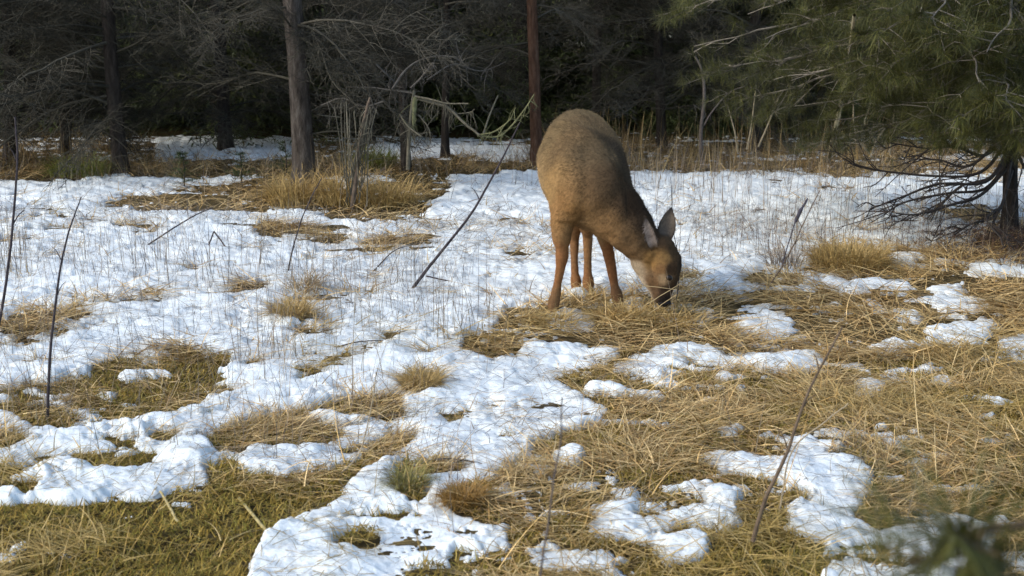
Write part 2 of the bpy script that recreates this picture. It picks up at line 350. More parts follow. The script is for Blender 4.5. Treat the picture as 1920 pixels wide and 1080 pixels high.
stalk([(1412,1015),(1440,930),(1480,850),(1520,740),(1582,618)], G(1015)-.05, G(1015)-.1, .0060, .0022, br, 'dead_stalk', 'long brown stalk leaning right over the foreground grass and snow', 'plant stem', extra=[(.5, -.4, .8, .07), (.68, .6, .7, .06), (.85, -.3, .8, .05)])
stalk([(1460,960),(1480,850),(1540,790),(1585,755)], G(960), G(960), .0025, .0015, pale, 'dead_stalk', 'thin pale straw stalk leaning right beside the long brown stalk', 'plant stem')
stalk([(540,512),(548,470),(562,420),(580,375),(600,335)], G(512), G(512)+.2, .0050, .0025, dk, 'dead_stalk', 'short dark stem leaning right in snow below the large grey trunk', 'plant stem')
stalk([(267,467),(320,432),(365,405),(400,390)], G(467), G(400), .005, .0035, dk, 'fallen_twig', 'dark straight twig lying slanted on the snow at left', 'twig')
stalk([(1462,512),(1476,465),(1488,425),(1500,398),(1515,372)], G(512), G(512), [.003]*14+[.010]*6+[.006]*4+[.002], .004, (.07, .065, .08), 'seed_head', 'dark bluish dried seed spike poking above snow right of the deer', 'seed head')
stalk([(1440,540),(1470,490),(1500,430),(1535,360)], G(540), G(540), .004, .002, br, 'dead_stalk', 'brown weed stalk right of the deer beside the dark seed spike', 'plant stem', extra=[(.5, .5, .6, .12), (.7, -.5, .7, .1)])
stalk([(1232,600),(1262,590),(1275,500),(1263,430),(1258,330)], G(590), G(590)+.3, .003, .0015, dk, 'dead_stalk', 'slender dark stem standing upright behind the deer head', 'plant stem')
stalk([(240,468),(280,440)], G(660), G(660), .003, .002, br, 'dead_stalk', 'short loose brown stem over snow at left', 'plant stem') if False else None
stalk([(388,467),(401,434)], G(467), G(467), .0045, .0045, dk, 'bent_stem', 'dark snapped stem folded into an upside down V on the snow', 'plant stem')
o = bpy.data.objects['bent_stem']; a = Acc(); p0 = at(388, 467, G(467)); a.tube([at(388,467,G(467))-p0, at(395,450,G(467))-p0, at(401,434,G(467))-p0], .0045, .0045, 5, dk); a.tube([at(401,434,G(467))-p0, at(415,452,G(469))-p0, at(430,474,G(474))-p0], .005, .004, 5, dk); o.data = a.mesh('bent_stem'); o.data.materials.append(M['twig'])
stalk([(556,657),(610,654),(680,640),(735,640)], G(657), G(640), .0035, .002, dk, 'fallen_twig', 'thin dark twig lying level on snow and straw in mid left', 'twig')
stalk([(800,518),(850,528),(915,537)], G(528), G(536), .0042, .003, dk, 'fallen_twig', 'short dark twig lying on snow left of the deer front hoof', 'twig')
stalk([(700,508),(740,470),(790,455)], G(508), G(455), .004, .002, dk, 'fallen_twig', 'curved dark twig lying on snow beyond the small straw hump', 'twig')
stalk([(780,868),(840,860),(900,868),(940,880)], G(868), G(880), .003, .002, (.08, .07, .06), 'fallen_twig', 'thin dark twig bowed over snow in the foreground centre', 'twig')
stalk([(1012,1090),(1025,960),(1040,850),(1052,735)], 1.9, 1.9, .0018, .0012, (.1, .085, .08), 'dead_stalk', 'blurred thin grey stem close to the camera in the lower centre', 'plant stem')
stalk([(500,995),(470,960),(447,933)], G(995), G(935), .0048, .0040, (.42, .34, .15), 'broken_reed', 'thick pale straw piece slanting on moss, right one of the two', 'straw stalk')
stalk([(335,980),(318,950),(300,922)], G(980), G(925), .0042, .0035, (.40, .33, .16), 'broken_reed', 'thick pale straw piece slanting on moss, left one of the two', 'straw stalk')
stalk([(640,885),(672,850),(690,770),(700,700)], G(885), G(885), .0028, .0015, pale, 'dead_stalk', 'pale upright straw stem beside the brown grass hump in centre left', 'plant stem')
# tall pale pole-like stalk and small stems at the wood edge on the right
stalk([(1553,302),(1575,200),(1590,110),(1601,28)], 12.7, 6.7, .022, .009, (.30, .26, .16), 'pale_pole', 'tall pale leaning sapling stem in front of the dark pine boughs', 'sapling')
for pix, lb in [(([(1383,285),(1378,250),(1364,196)]), 'pale weed stem leaning left, between the bare sapling and pine'),
                (([(1400,280),(1408,240),(1418,160)]), 'straight pale weed stem right of the bare sapling'),
                (([(1422,275),(1440,235),(1460,185)]), 'pale weed stem leaning right below the pine bough tip'),
                (([(1668,290),(1672,250),(1677,205)]), 'pale weed stem under the middle of the pine boughs'),
                (([(1640,300),(1605,250),(1600,180)]), 'pale curved weed stem right of the tall pale pole')]:
    stalk(pix, 11.6, 11.5, .009, .005, (.24, .20, .13), 'weed_stalk', lb, 'plant stem', 'weed stems at the edge of the wood')

# ---------------------------------------------------------------- bough meshes
def bough(seed, L, ntw, kind, droop=.1, twl=.35, col=(.1, .09, .08), flat=.25, sub=5):
    rs = random.Random(seed); a = Acc(); nd = Acc(); c = np.array(col)
    P = spl([(0, 0, 0), (L*.3, rs.uniform(-.04, .04)*L, .03*L), (L*.65, rs.uniform(-.08, .08)*L, -droop*.3*L), (L, rs.uniform(-.08, .08)*L, -droop*L)], 16)
    P += np.array([[0, rs.gauss(0, .006*L), rs.gauss(0, .006*L)] for _ in P])*np.linspace(0, 1, 16)[:, None]
    a.tube(P, .0075*L+.003, .003, 5, c)
    for i in range(ntw):
        t = rs.uniform(.12, 1); p = P[min(int(t*15), 14)]+(P[min(int(t*15)+1, 15)]-P[min(int(t*15), 14)])*rs.random()
        an = rs.choice([-1, 1])*rs.uniform(.5, 1.2); tl = twl*rs.uniform(.4, 1.1)*(1.15-.6*t)
        d = np.array([math.cos(an), math.sin(an), rs.gauss(0, flat)-.05]); d /= np.linalg.norm(d)
        q = spl([p, p+d*tl*.5+[0, 0, rs.gauss(0, .02)], p+d*tl+[tl*.15, 0, -.12*tl]], 7)
        cc = c*rs.uniform(.7, 1.5)
        a.tube(q, .0042, .0016, 3, cc)
        tips = [(q[-1], d)]
        for k in range(sub):
            s = rs.uniform(.2, .95); z = q[int(s*6)]; a2 = an+rs.choice([-1, 1])*rs.uniform(.4, 1.1); l2 = tl*rs.uniform(.2, .5)
            d2 = np.array([math.cos(a2), math.sin(a2), rs.gauss(0, flat)]); e = z+d2*l2
            a.tube([z, (z+e)/2+[0, 0, rs.gauss(0, .01)], e], .0024, .0012, 3, cc*rs.uniform(.8, 1.3)); tips.append((e, d2))
        if kind == 'pine':
            for (e, dd) in tips+[(q[4], d)]:
                n = 46; az0 = math.atan2(dd[1], dd[0]); th = np.array([rs.gauss(0, .85) for _ in range(n)]); el = np.array([rs.gauss(.12, .6) for _ in range(n)])
                Pn = e-dd*np.array([[rs.uniform(0, .06)] for _ in range(n)])
                g = np.array([[.066, .067, .014], [.050, .054, .012], [.088, .084, .018], [.038, .045, .011]])[[rs.randrange(4) for _ in range(n)]]*rs.uniform(.7, 1.3)
                V, Q, C = blades(Pn, az0+th, np.array([rs.uniform(.06, .11) for _ in range(n)]), np.full(n, .0023), el, np.array([rs.gauss(-.25, .2) for _ in range(n)]), 2, g)
                nd.add(V, Q, C)
        if kind == 'spruce':
            for (e, dd) in tips:
                n = 26; az0 = math.atan2(dd[1], dd[0]); s0 = tl*.45
                Pn = e-dd*np.array([[rs.uniform(0, s0)] for _ in range(n)])
                g = np.array([[.045, .058, .018], [.035, .045, .016], [.06, .07, .02]])[[rs.randrange(3) for _ in range(n)]]
                V, Q, C = blades(Pn, az0+np.array([rs.choice([-1, 1])*rs.uniform(.3, 1.2) for _ in range(n)]), np.array([rs.uniform(.025, .06) for _ in range(n)]), np.full(n, .009), np.array([rs.gauss(0, .5) for _ in range(n)]), np.full(n, -.2), 1, g)
                nd.add(V, Q, C)
    me = a.mesh('branch_wood'); me.materials.append(M['twig'])
    if nd.n:
        na = nd.mesh('needles'); na.materials.append(M['needle'])
    else: na = None
    return me, na
DEADB = [bough(100+i, 1.7, 44, 'dead', droop=.02+.13*(i % 3), twl=.50, col=[(.052, .048, .035), (.038, .036, .027), (.072, .066, .050)][i % 3], flat=.42, sub=8)[0] for i in range(6)]
SPRB = [bough(200+i, 1.9, 30, 'spruce', droop=.22, twl=.55, flat=.18, sub=5) for i in range(4)]
PINB = [bough(300+i, 1.8, 26, 'pine', droop=.02, twl=.50, flat=.35, sub=3, col=(.17, .15, .12)) for i in range(5)]
def orient(p0, p1, base, roll=0):
    d = Vector(p1)-Vector(p0); L = d.length; q = d.normalized()
    yv = Vector((0, 0, 1)).cross(q); yv.normalize(); zv = q.cross(yv)
    m = Matrix((q, yv, zv)).transposed().to_4x4() @ Matrix.Rotation(roll, 4, 'X')
    return Matrix.Translation(Vector(p0)) @ m @ Matrix.Scale(L/base, 4)
def trunk_mesh(h, r, lean=(0, 0), seed=0, knots=True, flare=1.35, k=18, wob=.02):
    rs = np.random.default_rng(seed); n = int(h*14)+8; z = np.linspace(-.08, h, n); t = np.clip(z/h, 0, 1)
    rad = r*(1-.85*t)*(1+(flare-1)*np.exp(-np.clip(z, 0, None)/.12)); an = np.arange(k)*2*math.pi/k
    cx = lean[0]*z+wob*np.sin(z*1.3+seed); cy = lean[1]*z+wob*np.cos(z*1.1+seed)
    nz = 1+.16*fbm(np.cos(an)[None]*7+z[:, None]*1.4, np.sin(an)[None]*7+z[:, None]*9, seed+50, 2)+.20*fbm(np.cos(an)[None]*2.2+z[:, None]*.4+seed*3, np.sin(an)[None]*2.2+z[:, None]*2.5, seed, 3)+.16*np.cos(an*4+seed)[None]*np.exp(-np.clip(z, 0, None)/.15)[:, None]
    RR = rad[:, None]*nz
    V = np.stack([cx[:, None]+RR*np.cos(an), cy[:, None]+RR*np.sin(an), np.repeat(z[:, None], k, 1)], -1).reshape(-1, 3)
    i = np.arange(n-1)[:, None]*k; j = np.arange(k)[None]
    return np_mesh('trunk', V, np.stack([i+j, i+(j+1) % k, i+k+(j+1) % k, i+k+j], -1).reshape(-1, 4))
def crown_mesh(z0, h, rad, seed, n=9000, fine=1., col=((.045, .06, .02), (.03, .042, .016), (.06, .075, .022))):
    rs = np.random.default_rng(seed); nb = 190; bz = z0+(h-z0)*rs.uniform(0, 1, nb)**1.15; ba = rs.uniform(0, 6.283, nb)
    bl = rad*np.clip(1.05-(bz-z0)/(h-z0), .05, 1)*rs.uniform(.65, 1.15, nb)
    i = rs.integers(0, nb, n); s = rs.uniform(.1, 1, n)**.7
    off = rs.normal(0, .17, n)*bl[i]*s
    x = np.cos(ba[i])*bl[i]*s-np.sin(ba[i])*off; y = np.sin(ba[i])*bl[i]*s+np.cos(ba[i])*off
    z = bz[i]-.22*bl[i]*s**1.5+rs.normal(0, .05, n)
    c = np.array(col)[i % 3]*rs.uniform(.7, 1.3, n)[:, None]
    V, Q, C = blades(np.stack([x, y, z], 1), ba[i]+rs.normal(0, .7, n), rs.uniform(.12, .32, n)*fine, rs.uniform(.03, .09, n)*fine**1.4, rs.normal(-.2, .35, n), np.full(n, -.3), 2, c, taper=.1)
    a = Acc(); a.add(V, Q, C); me = a.mesh('crown'); me.materials.append(M['needle']); return me
CROWN = [crown_mesh(3.6, 9.5, 1.7, 400+i, 9000) for i in range(2)]
SKIRT = [crown_mesh(.12, 8.5, 1.9, 410+i, 75000, .42, col=((.075, .095, .03), (.05, .065, .024), (.10, .115, .036))) for i in range(3)]

# ---------------------------------------------------------------- dead-limbed conifers at the wood edge
def conifer(px, py, Y, wpx, topx, label, mt, nb, zmax=2.3, crown=True, seed=0, h=9.5, group='bare limbed conifers along the edge of the wood', zmin=.55, left=None, bl=(.8, 1.7), name='conifer_tree', z0=.3):
    b = at(px, py, Y); b[2] = float(H(np.array([b[0]]), np.array([b[1]]))[0])
    top = at(topx, 0, Y); lean = (top[0]-b[0])/max(top[2]-b[2], .2)
    r = wpx*Y/F*.5/ (1-.85*.08)
    root = empty(name, b); tag(root, label, 'tree', group)
    me = trunk_mesh(h, r, (lean, 0), seed, wob=.02); link('trunk', me, mt, root)
    rs = random.Random(seed+5)
    for i in range(int(nb*1.6)):
        z = rs.uniform(zmin, zmax); a = rs.uniform(0, 6.283)
        if left is not None and rs.random() < .6: a = rs.gauss(left, .5)
        L = rs.uniform(*bl); s = (lean*z, 0, z); e = (lean*z+math.cos(a)*L, math.sin(a)*L, z+rs.gauss(.0, .22)*L)
        link('dead_branch', rs.choice(DEADB), None, root, orient(s, e, 1.7, rs.gauss(0, .5)))
    if crown and px > 1200: link('crown', CROWN[seed % 2], None, root, Matrix.Translation((lean*5, 0, 0)) @ Matrix.Rotation(seed, 4, 'Z'))
    return root
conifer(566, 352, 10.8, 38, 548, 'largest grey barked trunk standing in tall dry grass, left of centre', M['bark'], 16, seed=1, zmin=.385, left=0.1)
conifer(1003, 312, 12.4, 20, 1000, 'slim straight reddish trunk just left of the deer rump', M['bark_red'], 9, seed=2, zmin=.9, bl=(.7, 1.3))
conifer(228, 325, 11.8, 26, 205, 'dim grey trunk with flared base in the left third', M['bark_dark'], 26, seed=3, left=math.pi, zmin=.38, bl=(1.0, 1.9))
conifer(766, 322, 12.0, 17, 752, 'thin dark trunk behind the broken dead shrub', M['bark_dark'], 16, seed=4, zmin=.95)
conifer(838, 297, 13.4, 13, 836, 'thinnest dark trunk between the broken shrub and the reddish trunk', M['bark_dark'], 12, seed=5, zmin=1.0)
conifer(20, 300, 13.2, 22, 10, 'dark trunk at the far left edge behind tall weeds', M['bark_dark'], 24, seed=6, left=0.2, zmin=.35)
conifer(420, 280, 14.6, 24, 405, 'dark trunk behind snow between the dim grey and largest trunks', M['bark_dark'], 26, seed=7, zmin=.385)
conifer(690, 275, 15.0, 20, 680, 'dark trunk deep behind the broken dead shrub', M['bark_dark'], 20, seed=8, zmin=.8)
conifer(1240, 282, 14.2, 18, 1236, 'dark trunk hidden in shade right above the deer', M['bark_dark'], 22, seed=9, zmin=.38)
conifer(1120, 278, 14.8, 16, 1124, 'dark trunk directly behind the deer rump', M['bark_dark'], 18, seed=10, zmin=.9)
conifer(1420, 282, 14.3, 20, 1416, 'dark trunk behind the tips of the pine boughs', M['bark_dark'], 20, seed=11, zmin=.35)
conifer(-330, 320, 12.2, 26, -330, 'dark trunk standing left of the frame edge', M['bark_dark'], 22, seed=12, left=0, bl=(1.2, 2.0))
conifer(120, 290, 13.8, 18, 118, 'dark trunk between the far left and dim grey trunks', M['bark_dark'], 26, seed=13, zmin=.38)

# ---------------------------------------------------------------- evergreens behind: three rows with foliage down to the ground
ROWN = ['nearest', 'second', 'third', 'fourth', 'farthest']
def evergreen(x, Y, sc, seed, label):
    root = empty('spruce_tree', (x, Y, -.03)); tag(root, label, 'tree', 'dark spruces filling the wood behind, '+label.split(' shaded')[0].split()[-1]+' row')
    link('trunk', TR, M['bark_dark'], root); link('crown', SKIRT[seed % 3], None, root)
    root.scale = (sc, sc, sc*random.uniform(.9, 1.15)); root.rotation_euler.z = random.uniform(0, 6.28)
TR = trunk_mesh(8.2, .11, seed=21)
k = 0
for Y, dx, off in [(17.2, 2.0, 0), (19.2, 2.1, .9), (21.5, 2.3, .3), (25, 2.6, 1.1), (29, 3.0, .2)]:
    n = int((Y*.62+3)*2/dx); 
    for i in range(n):
        x = (i-(n-1)/2)*dx+off+random.uniform(-.4, .4); k += 1
        evergreen(x, Y+random.uniform(-.6, .8), random.uniform(.9, 1.2), k, 'dark green spruce in the %s shaded row of the wood behind the far snow' % ROWN[[17.2, 19.2, 21.5, 25, 29].index(Y)])

# ---------------------------------------------------------------- big pine on the right
b = at(1903, 425, 8.3); b[2] = 0
pine = empty('pine_tree', b); tag(pine, 'large long needled pine leaning in from the right edge with dark drooping boughs', 'tree')
link('trunk', trunk_mesh(7.5, .046, (-.09, .05), 31, flare=1.35, wob=.04), M['bark_dark'], pine)
B = Vector(b)
def pb(z, tip, i, name='bough'):
    s = Vector((-.09*z, .05*z, z)); e = Vector(tip)-B
    m = orient(s, e, 1.8, random.uniform(-.3, .3)); wd, nd = PINB[i % 5]
    o = link(name, wd, None, pine, m); link('needles', nd, None, o)
tips = [(1285,5,8.9,1.75),(1300,75,8.6,1.5),(1352,120,8.8,1.3),(1385,175,8.4,1.2),(1420,55,8.0,1.6),(1440,205,9.0,1.0),(1480,140,7.9,1.35),(1500,20,8.5,1.9),
        (1520,225,8.6,.95),(1560,90,7.6,1.6),(1580,190,8.0,1.1),(1590,245,9.2,.8),(1640,60,7.2,1.8),(1650,150,7.4,1.3),(1660,230,7.9,.95),(1700,110,7.0,1.55),
        (1720,200,7.1,1.15),(1740,25,6.8,1.9),(1760,255,7.6,.9),(1790,150,6.7,1.5),(1830,230,6.9,1.05),(1850,80,6.6,1.8),(1880,180,6.6,1.4),(1920,240,6.7,1.1),
        (1960,120,6.5,1.7),(2000,210,6.8,1.3),(1400,15,9.6,1.9),(1470,-30,9.2,2.0),(1620,-30,8.8,2.1),(1700,240,9.6,.85),(1820,215,9.9,1.0),(1900,250,9.6,.9),(1560,255,10,.8),(1780,60,9.7,1.6),(1660,40,9.8,1.6),
        (1330,-30,8.2,1.9),(1540,150,9.7,1.2),(1440,110,9.5,1.4),(1870,268,7.3,.8),(1910,275,7.0,.85),(1800,262,7.8,.8),(1950,270,7.6,.8)]
for i, (px, py, Y, z) in enumerate(tips): pb(z, at(px, py, Y), i)
rs = random.Random(3)
for i in range(46):
    z = rs.uniform(1.5, 6.5); a = rs.uniform(0, 6.283); L = rs.uniform(1.6, 2.4)*(1.15-z/8)
    pb(z, (B.x-.09*z+math.cos(a)*L, B.y+.05*z+math.sin(a)*L, z-.05), i)
# bare dead lower limbs sweeping out over the snow
def dead_limb(zs, pix, Y1, seed, r=.012):
    rs = random.Random(seed); a = Acc(); c = (.045, .038, .034)
    n = len(pix); s = np.array([-.09*zs, .05*zs, zs]); P = [s]+[at(px, py, 8.3+(Y1-8.3)*(i+1)/n)-np.array(b) for i, (px, py) in enumerate(pix)]
    Q = spl(P, 24); a.tube(Q, r, .004, 6, c)
    for k in range(11):
        t = rs.uniform(.25, 1); i = min(int(t*23), 22); p = Q[i]; T = Q[i+1]-Q[i]; T /= np.linalg.norm(T)
        d = T+np.array([rs.gauss(0, .5), rs.gauss(0, .6), rs.gauss(-.10, .38)]); d /= np.linalg.norm(d); L = rs.uniform(.12, .42)
        q = spl([p, p+d*L*.5+[0, 0, rs.gauss(0, .02)], p+d*L+[0, 0, rs.gauss(0, .04)]], 7); a.tube(q, .0045, .002, 4, c)
        for m in range(4):
            z = q[rs.randrange(1, 6)]; d2 = d+np.array([rs.gauss(0, .6), rs.gauss(0, .6), rs.gauss(0, .6)]); d2 /= np.linalg.norm(d2)
            a.tube([z, z+d2*rs.uniform(.03, .11)], .0025, .0015, 3, c)
    me = a.mesh('dead_limb'); link('dead_limb', me, M['twig'], pine)
for i, (zs, pix, Y1) in enumerate([(.62, [(1840,322),(1750,330),(1620,315),(1585,298)], 8.2), (.55, [(1850,340),(1760,345),(1690,370),(1632,392)], 7.6),
        (.5, [(1850,352),(1780,362),(1700,378),(1660,400)], 7.9), (.66, [(1820,310),(1760,300),(1700,298)], 9.2), (.45, [(1840,365),(1780,385),(1720,402),(1680,400)], 7.4),
        (.7, [(1850,290),(1790,275),(1740,278),(1668,268)], 7.7), (.4, [(1870,400),(1820,420),(1790,440)], 7.6), (.58, [(1860,330),(1800,350),(1760,390),(1742,405)], 8.9),
        (.6, [(1930,330),(1960,350),(2010,380)], 7.6), (.5, [(1880,380),(1850,410),(1880,450)], 7.4), (.35, [(1890,400),(1850,430),(1800,436)], 8.8)]):
    dead_limb(zs, pix, Y1, 500+i)
# brown needle mound under the pine
x, y = b[0]+rng.normal(.15, .42, 9000), b[1]-.45+rng.normal(0, .35, 9000)
P = np.stack([x, y, surf(x, y)+.10*np.exp(-((x-b[0]-.15)**2+(y-b[1]+.45)**2)/.25)*rng.uniform(0, 1, 9000)], 1)
V, Q, C = blades(P, rng.uniform(0, 6.3, 9000), rng.uniform(.06, .14, 9000), rng.uniform(.003, .006, 9000), rng.uniform(-.1, .7, 9000), rng.uniform(-.8, .2, 9000), 3, np.array([[.09, .05, .035], [.13, .075, .045], [.06, .038, .03]])[rng.integers(0, 3, 9000)])
acc = Acc(); acc.add(V, Q, C); tag(link('needle_litter', acc.mesh('needle_litter'), M['grass']), kind='stuff')

# ---------------------------------------------------------------- out-of-focus pine sapling close to the camera, bottom right
base = Vector((.72, .80, 0)); sap = empty('pine_sapling', base)
tag(sap, 'small pine close to the camera whose blurred green needles fill the bottom right corner', 'young tree')
a = Acc(); a.tube(spl([(0, 0, -.05), (.02, .0, .4), (-.01, .02, .8), (0, 0, 1.0)], 12), .014, .005, 8, (.10, .085, .06)); link('trunk', a.mesh('trunk'), M['twig'], sap)
def sapb(z, tip, i):
    m = orient(Vector((0, 0, z)), Vector(tip)-base, 1.8*.33, 0) @ Matrix.Scale(.33, 4)
    wd, nd = SAPB[i % 2]; o = link('bough', wd, None, sap, orient(Vector((0, 0, z)), Vector(tip)-base, .5)); link('needles', nd, None, o)
SAPB = [bough(350+i, .5, 15, 'pine', droop=.02, twl=.12, flat=.3, sub=1, col=(.14, .10, .06)) for i in range(2)]
for i, (z, px, py, Y) in enumerate([(.86, 1840, 1060, .74), (.92, 1850, 975, .74)]): sapb(z, at(px, py, Y), i)
for i in range(6):
    a_ = i*1.05+.3; 
    if math.cos(a_) > -.2: sapb(.5+.06*i, (base.x+.35*math.cos(a_), base.y+.35*math.sin(a_), .6+.07*i), i)

# ---------------------------------------------------------------- broken dead shrub and other woody growth, mid left
def woody(name, label, cat, Y, basepx, strands, mt='twig', hang=0, seed=0, group=None):
    b0 = at(basepx[0], basepx[1], Y); root = empty(name, b0); tag(root, label, cat, group); rs = random.Random(seed)
    for q, (pix, r0, r1, col, dY) in enumerate(strands):
        a = Acc(); P = [at(px, py, Y+dY*i/max(len(pix)-1, 1))-b0 for i, (px, py) in enumerate(pix)]; Q = spl(P, 8*len(pix))
        Q = Q+np.cumsum(rng.normal(0, .0012, Q.shape), 0)*np.linspace(0, 1, len(Q))[:, None]
        a.tube(Q, r0, r1, 6, col)
        if q > 0 or hang < 0:
            for k in range(abs(hang)):
                i = rs.randrange(2, len(Q)); p = Q[i]; L = rs.uniform(.05, .2); d = np.array([rs.gauss(0, .35), rs.gauss(0, .35), -1 if rs.random() < .65 else rs.gauss(.2, .6)]); d /= np.linalg.norm(d)
                a.tube(spl([p, p+d*L*.5+[rs.gauss(0, .02), 0, 0], p+d*L], 5), .0038, .0016, 3, np.array(col)*rs.uniform(.6, 1.2))
        link('stem' if q == 0 else 'branch', a.mesh(name+'_wood'), M[mt], root)
    return root
g1 = (.12, .11, .08); g2 = (.10, .092, .08); g3 = (.15, .15, .075)
woody('dead_shrub', 'broken grey shrub with arching snapped limbs and hanging strips left of the deer', 'shrub', 10.2, (765, 318), [
 ([(765,318),(768,250),(775,190),(778,170)], .018, .012, g1, 0),
 ([(735,168),(760,132),(795,110),(845,108),(874,124)], .010, .004, g2, .1), ([(770,165),(795,140),(810,118)], .008, .005, g2, -.1),
 ([(775,180),(805,186),(835,193),(879,194)], .009, .005, (.12, .11, .08), -.2), ([(785,185),(825,197),(840,203),(868,232),(895,253)], .013, .009, g1, -.2),
 ([(895,253),(925,247),(955,225),(968,200)], .007, .003, g3, -.3), ([(895,254),(935,255),(965,228),(985,200),(1000,176)], .009, .003, g3, -.2),
 ([(800,150),(850,120),(890,130),(920,126)], .006, .003, g2, .3), ([(778,175),(740,170),(700,165),(650,162)], .008, .004, g2, .2),
 ([(750,215),(765,235),(792,257)], .008, .006, (.12, .11, .08), -.2), ([(778,182),(776,225),(778,240)], .022, .006, g3, -.05),
 ([(705,120),(730,145),(742,158)], .008, .006, g2, .1), ([(720,190),(680,200),(640,185),(600,200)], .008, .004, g2, .1),
 ([(785,215),(800,235),(808,250)], .006, .004, g1, -.1), ([(840,205),(848,212),(875,212),(888,206)], .006, .003, g1, -.2)], hang=14, seed=1)
strands = [([(660,392),(668,330),(676,250),(690,185)], .020, .010, (.12, .09, .065), 0)]
rs = random.Random(4)
for k in range(18):
    x0 = rs.uniform(645, 690); x1 = x0+rs.uniform(-25, 30); strands.append(([(x0, rs.uniform(330, 390)), ((x0+x1)/2+rs.uniform(-5, 5), 270), (x1, rs.uniform(190, 240))], .0045, .003, tuple(np.array(g1)*rs.uniform(.6, 1.3)), rs.uniform(-.15, .15)))
woody('dead_sapling', 'dark snapped sapling stump wrapped in standing dead straw left of the broken shrub', 'shrub', 9.4, (660, 392), strands, hang=3, seed=2)
woody('bare_sapling', 'leafless crooked grey sapling with one long branch, right of the deer', 'sapling', 12.6, (1315, 300), [
 ([(1316,305),(1314,250),(1320,180),(1316,135),(1304,105)], .022, .010, (.12, .10, .085), 0), ([(1320,235),(1335,210),(1365,175),(1395,163)], .009, .005, (.13, .11, .1), -.2),
 ([(1318,225),(1322,212),(1300,195)], .006, .003, g2, 0), ([(1318,140),(1330,125),(1340,108)], .006, .003, g2, 0)], hang=4, seed=3)
woody('leaning_branch', 'thin pale branch slanting up beside the reddish trunk', 'branch', 11.5, (905, 250), [([(906,252),(918,215),(933,178)], .009, .006, (.2, .18, .13), 0)], seed=4)
woody('arched_weed', 'pale forked weed bending right below the middle of the pine boughs', 'plant stem', 11.0, (1632, 290), [
 ([(1632,295),(1645,262),(1668,236),(1708,226)], .009, .006, (.26, .22, .16), 0), ([(1645,265),(1620,235),(1632,192)], .006, .004, (.2, .18, .12), 0)], seed=5)
# little spruce seedlings in the grass strip
def seedling(px, py, h, label, seed):
    Y = gy(py); p = at(px, py, Y); root = empty('spruce_seedling', p); tag(root, label, 'young tree', 'spruce seedlings by the grey trunk')
    rs = random.Random(seed); a = Acc(); a.tube([(0, 0, -.03), (.01, 0, h*.5), (0, 0, h)], .008, .003, 5, (.06, .05, .04)); link('stem', a.mesh('stem'), M['twig'], root)
    f = Acc()
    for k in range(26):
        z = h*rs.uniform(.08, .95); an = rs.uniform(0, 6.28); L = (.32*h+.08)*(1.1-z/h); n = 34
        s = np.array([rs.uniform(0, 1) for _ in range(n)])[:, None]; d = np.array([math.cos(an), math.sin(an), .15])
        P = np.array([0, 0, z])+d*s*L
        V, Q, C = blades(P, an+np.array([rs.choice([-1, 1])*rs.uniform(.3, 1.1) for _ in range(n)]), np.array([rs.uniform(.02, .045) for _ in range(n)]), np.full(n, .005), np.array([rs.gauss(.2, .4) for _ in range(n)]), np.zeros(n), 1, np.array([[.05, .07, .02]])*np.ones((n, 1))*rs.uniform(.6, 1.5))
        f.add(V, Q, C)
    link('crown', f.mesh('seedling_crown'), M['needle'], root)
seedling(345, 352, .30, 'tiny dark spruce seedling at the left of the grass strip', 1)
seedling(452, 342, .26, 'tiny spruce seedling between the darker seedling and the large trunk', 2)
seedling(536, 336, .34, 'green spruce seedling touching the foot of the largest trunk', 3)
# grass tussocks that stand alone
def tussock(px, py, n, L, rad, col, label, up=.9, seed=0, name='grass_tussock'):
    Y = gy(py); p = at(px, py, Y); z = float(H(np.array([p[0]]), np.array([p[1]]))[0]); r = np.random.default_rng(seed)
    az = r.uniform(0, 6.283, n); rr = rad*np.sqrt(r.uniform(0, 1, n))
    P = np.stack([rr*np.cos(az), rr*np.sin(az), r.uniform(0, .02, n)], 1)
    c = np.array(col)[None]*r.uniform(.6, 1.3, n)[:, None]
    V, Q, C = blades(P, az+r.normal(0, .7, n), r.uniform(.5, 1, n)*L, r.uniform(.8, 1.3, n)*.00065*Y, r.normal(up, .3, n), r.uniform(-1.9, -.5, n), 6, c)
    a = Acc(); a.add(V, Q, C); o = link(name, a.mesh(name), M['grass']); o.location = (p[0], p[1], z+.005); tag(o, label, 'grass tuft', 'grass tussocks standing alone'); return o
T_ = (.42, .29, .105); O_ = (.30, .17, .04)
